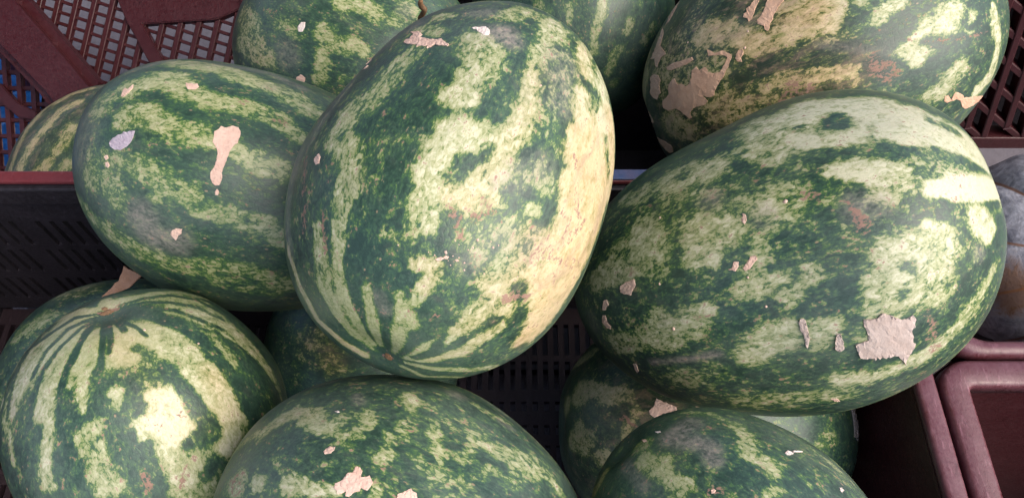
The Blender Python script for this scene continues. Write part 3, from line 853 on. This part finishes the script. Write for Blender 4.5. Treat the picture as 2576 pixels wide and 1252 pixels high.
LABEL = {
 'M1': 'big watermelon on top in the middle, yellow ground patch down one side',
 'M2': 'striped watermelon with a keyhole-shaped tan scab and a lavender dry leaf on it',
 'M3': 'pale watermelon on the right with a big torn patch of grey paper stuck on it',
 'M4': 'tan and green watermelon at the top right with large peeling pinkish scabs',
 'M5': 'watermelon behind with a dried curly brown stem and two small white flakes',
 'M14': 'dark bluish green watermelon between the big middle melon and the scabby one',
 'M13': 'watermelon behind the red crate edge beside the lattice, half hidden by the keyhole-scab melon',
 'M6': 'round pale watermelon at the lower left with stripes fanning out from its scar end',
 'M7': 'dark green watermelon at the bottom centre with a pink antler-shaped scab',
 'M8': 'dark green watermelon at the bottom right with grey scuffs and small white flecks',
 'M9': 'shaded watermelon deep in the crate with a brown flake, beneath the paper-patched melon',
 'M11': 'shaded watermelon deep in the crate, under the scar end of the big middle melon',
 'M12': 'dark watermelon deep in the crate behind the round pale one with fanning stripes',
}
def zoom_to_px(view, x, y):
    x0, y0, s = VIEW[view]; return (x0 + x / s) / 1.5652, (y0 + y / s) / 1.5652
def smooth(t): t = np.clip(t, 0, 1); return t * t * (3 - 2 * t)
NU, NV = 150, 230
AMP = {'M2': .78, 'M13': .7, 'M14': .75, 'M5': .85, 'M6': .9, 'M3': 1.12, 'M1': 1.0, 'M7': 1.05, 'M4': 1.1}
def make_melon(key):
    c, ax, a, b, k, p, q = SHAPE[key]
    c = np.array(c); ax = np.array(ax); ax /= np.linalg.norm(ax)
    bn = np.cross(ax, c - CAM); bn /= np.linalg.norm(bn)
    e2 = np.cross(ax, bn)
    R = np.stack([bn, e2, ax], 1)                     # local x = bend direction, z = axis
    th = np.linspace(0, np.pi, NU); U = -np.cos(th); V = np.linspace(0, 2 * np.pi, NV, endpoint=False)
    r = b * np.sqrt(np.maximum(0, 1 - np.abs(U) ** p)) * (1 + k * U)
    # faint dimples at both ends and very slight waviness
    zz = a * U * (1 - .05 * np.exp(-((1 - np.abs(U)) / .012)))
    ring_ = np.arange(1, NU - 1)
    ang = V[None, :]; ru = r[ring_][:, None] * (1 + .009 * np.sin(3 * ang + 7 * U[ring_][:, None] + len(key) + a * 900) + .004 * np.sin(5 * ang - 4 * U[ring_][:, None]) + .005 * np.sin(10 * ang + 1.7) * (1 - U[ring_][:, None] ** 2))
    X = ru * np.cos(ang) + (q * a * (U[ring_] ** 2 - .33))[:, None]; Y = ru * np.sin(ang); Z = np.repeat(zz[ring_][:, None], NV, 1)
    P = np.concatenate([np.array([[q * a * .67, 0, zz[0]]]), np.stack([X, Y, Z], -1).reshape(-1, 3), np.array([[q * a * .67, 0, zz[-1]]])])
    n = len(P); F = []
    i = np.arange(NU - 3)[:, None] * NV; j = np.arange(NV)[None, :]; j2 = (j + 1) % NV
    quads = np.stack([1 + i + j, 1 + i + j2, 1 + i + NV + j2, 1 + i + NV + j], -1).reshape(-1, 4)
    jj = np.arange(NV); jn = (jj + 1) % NV; lastr = 1 + (NU - 3) * NV
    t1 = np.stack([np.zeros(NV, int), 1 + jn, 1 + jj], -1); t2 = np.stack([np.full(NV, n - 1), lastr + jj, lastr + jn], -1)
    me = bpy.data.meshes.new('watermelon'); me.vertices.add(n); me.vertices.foreach_set('co', P.astype(np.float32).ravel())
    lt = np.concatenate([quads.ravel(), t1.ravel(), t2.ravel()]).astype(np.int32)
    sz = np.concatenate([np.full(len(quads), 4), np.full(2 * NV, 3)]); st = np.concatenate([[0], np.cumsum(sz)[:-1]])
    me.loops.add(len(lt)); me.loops.foreach_set('vertex_index', lt); me.polygons.add(len(sz)); me.polygons.foreach_set('loop_start', st.astype(np.int32))
    me.polygons.foreach_set('use_smooth', np.ones(len(sz), bool)); me.update(calc_edges=True)
    o = link('watermelon', me, M_RIND)
    M = Matrix([[*R[0], c[0]], [*R[1], c[1]], [*R[2], c[2]], [0, 0, 0, 1]]); o.matrix_basis = M
    tag(o, LABEL[key], 'watermelon', 'watermelons piled in the crates')
    W = P @ R.T + c
    bvh = BVHTree.FromPolygons([Vector(v) for v in W], [tuple(x) for x in quads] + [tuple(x) for x in t1] + [tuple(x) for x in t2])
    nr = np.empty(n * 3, np.float32); me.vertices.foreach_get('normal', nr); nr = nr.reshape(-1, 3) @ R.T
    view = CAM - W; view /= np.linalg.norm(view, axis=1)[:, None]; facing = (nr * view).sum(1)
    dist0 = float((c - CAM) @ FW)
    def hit(x, y):
        d = ray(x, y); h = bvh.ray_cast(Vector(CAM), Vector(d))
        if h[0] is None: h = bvh.find_nearest(Vector(CAM + d * np.linalg.norm(c - CAM) * .97))
        return np.array(h[0]), np.array(h[1])
    # the side turned away carries ordinary stripes
    phi = np.arctan2(P[:, 1], P[:, 0]); u = P[:, 2] / a
    stripe = .36 + .34 * np.sin(9 * phi + .7 * np.sin(6 * u + 2 * phi))
    ch = {'F': .15 + 0 * u, 'W': 0 * u, 'R': 0 * u, 'S': 0 * u, 'J': AMP.get(key, .9) * (1 - .62 * smooth((np.abs(u) - .78) / .2))}
    for line in MARKS[key].strip().splitlines():
        tok = line.split(); view_, chn, val, rad = tok[0], tok[1], float(tok[2]), float(tok[3])
        if chn == 'F' and val > .4: val *= {'M2': .86, 'M7': .93, 'M5': .92, 'M1': .96}.get(key, 1)
        if chn == 'R' and rad > 13: val = min(val, .60)
        s = VIEW[view_][2] * 1.5652; seq = []
        for q_ in tok[4:]:
            f = [float(z) for z in q_.split(',')]; px, py = zoom_to_px(view_, f[0], f[1]); seq.append((px, py, (f[2] if len(f) > 2 else rad) / s))
        pts = []
        for A, B in zip(seq, seq[1:] + [None]):
            if B is None: pts.append(A); break
            L = math.hypot(B[0] - A[0], B[1] - A[1]); m_ = max(1, int(L / 16))
            pts += [tuple(A[z] + (B[z] - A[z]) * h_ / m_ for z in range(3)) for h_ in range(m_)]
        P3 = []; RR = []
        for (px, py, rp) in pts:
            h, hn = hit(px, py); vd = (CAM - h) / np.linalg.norm(CAM - h); P3.append(h); RR.append(rp * 1.08 * min(1.7, max(.2, float(hn @ vd)) ** -.45) * float((h - CAM) @ FW) / FPX)
        P3 = np.array(P3); RR = np.array(RR)
        cen = P3.mean(0); lim = np.linalg.norm(P3 - cen, axis=1).max() + RR.max() * 1.6
        idx = np.nonzero(((W - cen) ** 2).sum(1) < lim * lim)[0]
        if not len(idx): continue
        Q = W[idx]; best = np.full(len(idx), 9.0)     # signed distance / radius
        if len(P3) == 1: best = np.linalg.norm(Q - P3[0], axis=1) / RR[0]
        for s0 in range(len(P3) - 1):
            A, B = P3[s0], P3[s0 + 1]; d = B - A; tt = np.clip(((Q - A) @ d) / max(d @ d, 1e-12), 0, 1)
            best = np.minimum(best, np.linalg.norm(Q - A - tt[:, None] * d, axis=1) / (RR[s0] + (RR[s0 + 1] - RR[s0]) * tt))
        wgt = smooth((1.4 - best) / .8) if chn in 'FR' else smooth((1.8 - best) / 1.5)
        ch[chn][idx] = ch[chn][idx] * (1 - wgt) + val * wgt
    away = smooth((.12 - facing) / .2)
    ch['F'] = ch['F'] * (1 - away) + stripe * away
    for kk, vv in ch.items():
        at_ = me.attributes.new(kk, 'FLOAT', 'POINT'); at_.data.foreach_set('value', vv.astype(np.float32))
    # flakes of dried skin, each a thin curled shell lying on the rind
    for (view_, kind, poly) in FLAKES.get(key, []):
        pts = [zoom_to_px(view_, *[float(z) for z in q_.split(',')]) for q_ in poly.split()]
        out = []
        for A, B in zip(pts, pts[1:] + pts[:1]):
            L = math.hypot(B[0] - A[0], B[1] - A[1]); m_ = max(1, int(L / 5))
            for h_ in range(m_):
                f = h_ / m_; j_ = 1.0 if m_ > 1 else .3
                out.append((A[0] + (B[0] - A[0]) * f + random.uniform(-1, 1) * j_, A[1] + (B[1] - A[1]) * f + random.uniform(-1, 1) * j_))
        xs = [z[0] for z in out]; ys = [z[1] for z in out]
        inner = []; stp = max(4.0, min(max(xs) - min(xs), max(ys) - min(ys)) / 14)
        yy = min(ys)
        while yy < max(ys):
            xx = min(xs)
            while xx < max(xs):
                inner.append((xx + random.uniform(-.3, .3) * stp, yy + random.uniform(-.3, .3) * stp)); xx += stp
            yy += stp
        nb = len(out)
        V2, E2, F2, *_ = delaunay_2d_cdt([Vector(z) for z in out + inner], [(z, (z + 1) % nb) for z in range(nb)], [], 1, 1e-4)
        used = sorted({z for f in F2 for z in f}); mp = {z: y for y, z in enumerate(used)}
        bm = bmesh.new(); vs = []
        cnt = {}
        for f in F2:
            for A, B in zip(f, f[1:] + f[:1]): cnt[frozenset((A, B))] = cnt.get(frozenset((A, B)), 0) + 1
        rim = {z for e, v_ in cnt.items() if v_ == 1 for z in e}
        base = .0003 if kind != 'paper' else .0008
        for z in used:
            h, nn = hit(V2[z].x, V2[z].y)
            lift = base + (random.uniform(0, .0004) if kind != 'paper' else random.uniform(0, .0004))
            if z in rim: lift = base * .6 + random.random() ** 3 * (.0006 if kind in ('scab', 'white', 'tan') else .0016)
            vs.append(bm.verts.new(h + nn * lift))
        for f in F2:
            try: bm.faces.new([vs[mp[z]] for z in f])
            except ValueError: pass
        low = {}
        for e, v_ in cnt.items():
            if v_ == 1:
                A, B = tuple(e)
                for z in (A, B):
                    if z not in low:
                        h, nn = hit(V2[z].x, V2[z].y); low[z] = bm.verts.new(h - nn * .0005)
                try: bm.faces.new((vs[mp[A]], vs[mp[B]], low[B], low[A]))
                except ValueError: pass
        bmesh.ops.recalc_face_normals(bm, faces=bm.faces[:])
        fm = bpy.data.meshes.new('dried_scab'); bm.to_mesh(fm); bm.free()
        nm = {'scab': 'dried_scab', 'tan': 'dried_scab', 'white': 'peeling_flake', 'paper': 'torn_paper', 'leaf': 'dry_leaf'}[kind]
        fo = link(nm, fm, M_FLAKE[kind]); fo.parent = o; fo.matrix_parent_inverse = M.inverted()
    if key in WARTS:
        bm = bmesh.new()
        for (view_, x, y, rr) in WARTS[key]:
            h, nn = hit(*zoom_to_px(view_, x, y)); rw = rr / VIEW[view_][2] / 1.5652 * float((h - CAM) @ FW) / FPX
            q_ = Vector(nn).to_track_quat('Z', 'Y').to_matrix().to_4x4()
            bmesh.ops.create_icosphere(bm, subdivisions=1, radius=rw, matrix=Matrix.Translation(Vector(h)) @ q_ @ Matrix.Diagonal((1, random.uniform(.7, 1.2), .45, 1)))
        wm = bpy.data.meshes.new('corky_warts'); bm.to_mesh(wm); bm.free()
        for pp in wm.polygons: pp.use_smooth = True
        wo = link('corky_warts', wm, M_FLAKE['scab']); wo.parent = o; wo.matrix_parent_inverse = M.inverted(); wo['kind'] = 'stuff'
    return o, hit, M
MEL = {k_: make_melon(k_) for k_ in SHAPE}

def tube(name, pts, rads, m, parent=None, pm=None, seg=8):
    bm = bmesh.new(); loops = []
    pts = [Vector(z) for z in pts]
    for i, pnt in enumerate(pts):
        d = (pts[min(i + 1, len(pts) - 1)] - pts[max(i - 1, 0)]).normalized(); x = d.orthogonal().normalized(); y = d.cross(x)
        loops.append([bm.verts.new(pnt + (x * math.cos(k_ * 2 * math.pi / seg) + y * math.sin(k_ * 2 * math.pi / seg)) * rads[i] * random.uniform(.85, 1.15)) for k_ in range(seg)])
    for A, B in zip(loops, loops[1:]):
        for k_ in range(seg): bm.faces.new((A[k_], A[(k_ + 1) % seg], B[(k_ + 1) % seg], B[k_]))
    bm.faces.new(loops[0][::-1]); bm.faces.new(loops[-1]); bmesh.ops.recalc_face_normals(bm, faces=bm.faces[:])
    me = bpy.data.meshes.new(name); bm.to_mesh(me); bm.free()
    for p_ in me.polygons: p_.use_smooth = True
    o = link(name, me, m)
    if parent: o.parent = parent; o.matrix_parent_inverse = pm.inverted()
    return o
# curly dried stem of the melon behind
o5, hit5, m5 = MEL['M5']
P5, N5 = hit5(*zoom_to_px('N', 1085, 125)); zc5 = float((P5 - CAM) @ FW)
sp = [(1085, 125, 0), (1082, 98, .012), (1100, 72, .022), (1106, 56, .028), (1088, 38, .034), (1078, 20, .04), (1083, 4, .045)]
tube('stem', [at_depth(*zoom_to_px('N', x, y), zc5 - .004 - dz) for x, y, dz in sp], [.0035, .003, .0028, .0028, .003, .0026, .002], M_STEM, o5, m5)
# dry flower stalk on the lower right melon
o8, hit8, m8 = MEL['M8']
hs = [hit8(*zoom_to_px('J', x, y)) for x, y in ((1838, 903), (1870, 903), (1906, 905))]
tube('stalk', [h + n_ * .0012 for h, n_ in hs], [.0007, .0005, .0004], M_FLAKE['white'], o8, m8, 5)
# end scars
for key, (x, y), vw, rr in (('M1', (715, 1092), 'B', .0035), ('M6', (632, 160), 'H', .004)):
    oo, hh_, mm = MEL[key]; h, nn = hh_(*zoom_to_px(vw, x, y)); bm = bmesh.new()
    q_ = Vector(nn).to_track_quat('Z', 'Y').to_matrix().to_4x4()
    for k_ in range(14):
        a_ = random.uniform(0, 6.28); d_ = random.uniform(0, rr)
        bmesh.ops.create_icosphere(bm, subdivisions=1, radius=random.uniform(.0008, .002), matrix=Matrix.Translation(Vector(h)) @ q_ @ Matrix.Translation((d_ * math.cos(a_), d_ * math.sin(a_), 0)) @ Matrix.Diagonal((1.3, 1, .5, 1)))
    me = bpy.data.meshes.new('blossom_scar'); bm.to_mesh(me); bm.free(); so_ = link('blossom_scar', me, M_STEM); so_.parent = oo; so_.matrix_parent_inverse = mm.inverted()

# ---------------------------------------------------------------- pumpkin in the right crate
def pumpkin():
    c = Vector((.609, .428, FL1 + .112)); R_ = .112; bm = bmesh.new(); nu, nv = 70, 160; L = []
    for i in range(nu + 1):
        th = math.pi * i / nu; row = []
        for j in range(nv):
            f = 2 * math.pi * j / nv
            rib = 1 - .07 * (1 - abs(math.sin(f * 5))) ** 3 * math.sin(th) - .004 * math.sin(23 * f + 9 * th)
            row.append(bm.verts.new((R_ * 1.05 * math.sin(th) ** .92 * rib * math.cos(f), R_ * 1.05 * math.sin(th) ** .92 * rib * math.sin(f), R_ * .95 * math.cos(th) * (1 - .10 * math.exp(-(min(th, math.pi - th) / .35) ** 2)))))
        L.append(row)
    for i in range(nu):
        for j in range(nv): bm.faces.new((L[i][j], L[i + 1][j], L[i + 1][(j + 1) % nv], L[i][(j + 1) % nv]))
    bmesh.ops.remove_doubles(bm, verts=bm.verts[:], dist=1e-6)
    me = bpy.data.meshes.new('pumpkin'); bm.to_mesh(me); bm.free()
    for p_ in me.polygons: p_.use_smooth = True
    m, t, b = mat('grey_pumpkin_skin'); g = NG(t); p = g.n('ShaderNodeTexCoord').outputs['Object']
    n1 = g.noise(p, 14, 5, .6, .6); n2 = g.noise(p, 60, 6, .7, .8); n3 = g.noise(p, 300, 4, .7)
    c1 = g.mix(g.rng(n2, .38, .62), (.26, .26, .31, 1), (.70, .68, .74, 1)); c1 = g.mix(g.rng(n3, .5, .75, 0, .5), c1, (.20, .17, .15, 1))
    sx = g.n('ShaderNodeSeparateXYZ', {0: p}); zf = g.rng(g.m('ADD', sx.outputs[2], g.m('MULTIPLY', g.m('SUBTRACT', n1, .5), .12)), 0.03, -.045, 0, 1, True)
    om = g.n('ShaderNodeAttribute', attribute_name='rust').outputs['Fac']; zf = g.rng(g.m('ADD', om, g.m('MULTIPLY', g.m('SUBTRACT', n2, .5), 1.4)), .3, .8, 0, 1, True)
    c1 = g.mix(g.m('MULTIPLY', zf, g.rng(n2, .3, .7, .6, 1)), c1, g.mix(n2, (.34, .13, .025, 1), (.16, .09, .05, 1)))
    ph = g.m('ARCTAN2', sx.outputs[1], sx.outputs[0]); gr = g.m('SUBTRACT', 1.0, g.m('ABSOLUTE', g.m('SINE', g.m('MULTIPLY', ph, 5.0))))
    c1 = g.mix(g.rng(g.m('ADD', gr, g.m('MULTIPLY', n2, .1)), .93, 1.0, 0, .8), c1, (.40, .17, .07, 1))
    g.put(b.inputs['Base Color'], c1); b.inputs['Roughness'].default_value = .5; g.put(b.inputs['Normal'], g.bump(g.m('ADD', n2, n3), .4, .002))
    o = link('pumpkin', me, m); o.location = c; o.rotation_euler = (.5, -.35, .3)
    bpy.context.view_layer.update(); Wm = np.array([o.matrix_world @ v_.co for v_ in me.vertices]); q0 = c + (Vector(at_depth(2525, 735, .80)) - c).normalized() * R_
    rust = me.attributes.new('rust', 'FLOAT', 'POINT'); rust.data.foreach_set('value', np.exp(-(((Wm - np.array(q0)) ** 2).sum(1) / .038 ** 2)).astype(np.float32))
    tag(o, 'grey ribbed pumpkin with a rusty orange underside in the right crate', 'pumpkin')
    tube('stem', [c + Vector(z) for z in ((0.02, -.02, .1), (.03, -.035, .125), (.045, -.04, .14))], [.014, .010, .011], M_STEM, o, Matrix.Translation(c) @ o.rotation_euler.to_matrix().to_4x4())
pumpkin()

# ---------------------------------------------------------------- scraps of cardboard
def scrap(name, poly, depths, label, th=.002):
    pts = [at_depth(x, y, z) for (x, y), z in zip(poly, depths)]
    n_ = np.cross(pts[1] - pts[0], pts[2] - pts[1]); mb = MB(); mb.poly(pts, th, n_, .0003)
    tag(mb.build(name, M_CARD), label, 'scrap')
scrap('cardboard_strip', [(312, 668), (322, 676), (340, 684), (357, 693), (340, 710), (325, 724), (302, 733), (280, 741), (262, 752), (250, 762), (252, 750), (270, 734), (281, 724), (290, 712), (300, 706), (303, 694), (309, 684)],
      [.655 + .0 * i for i in range(17)], 'torn strip of tan cardboard sticking up between the two left watermelons')
mb = MB(); mb.box((-.335, .20, .262), (-.20, .214, .276), .002)
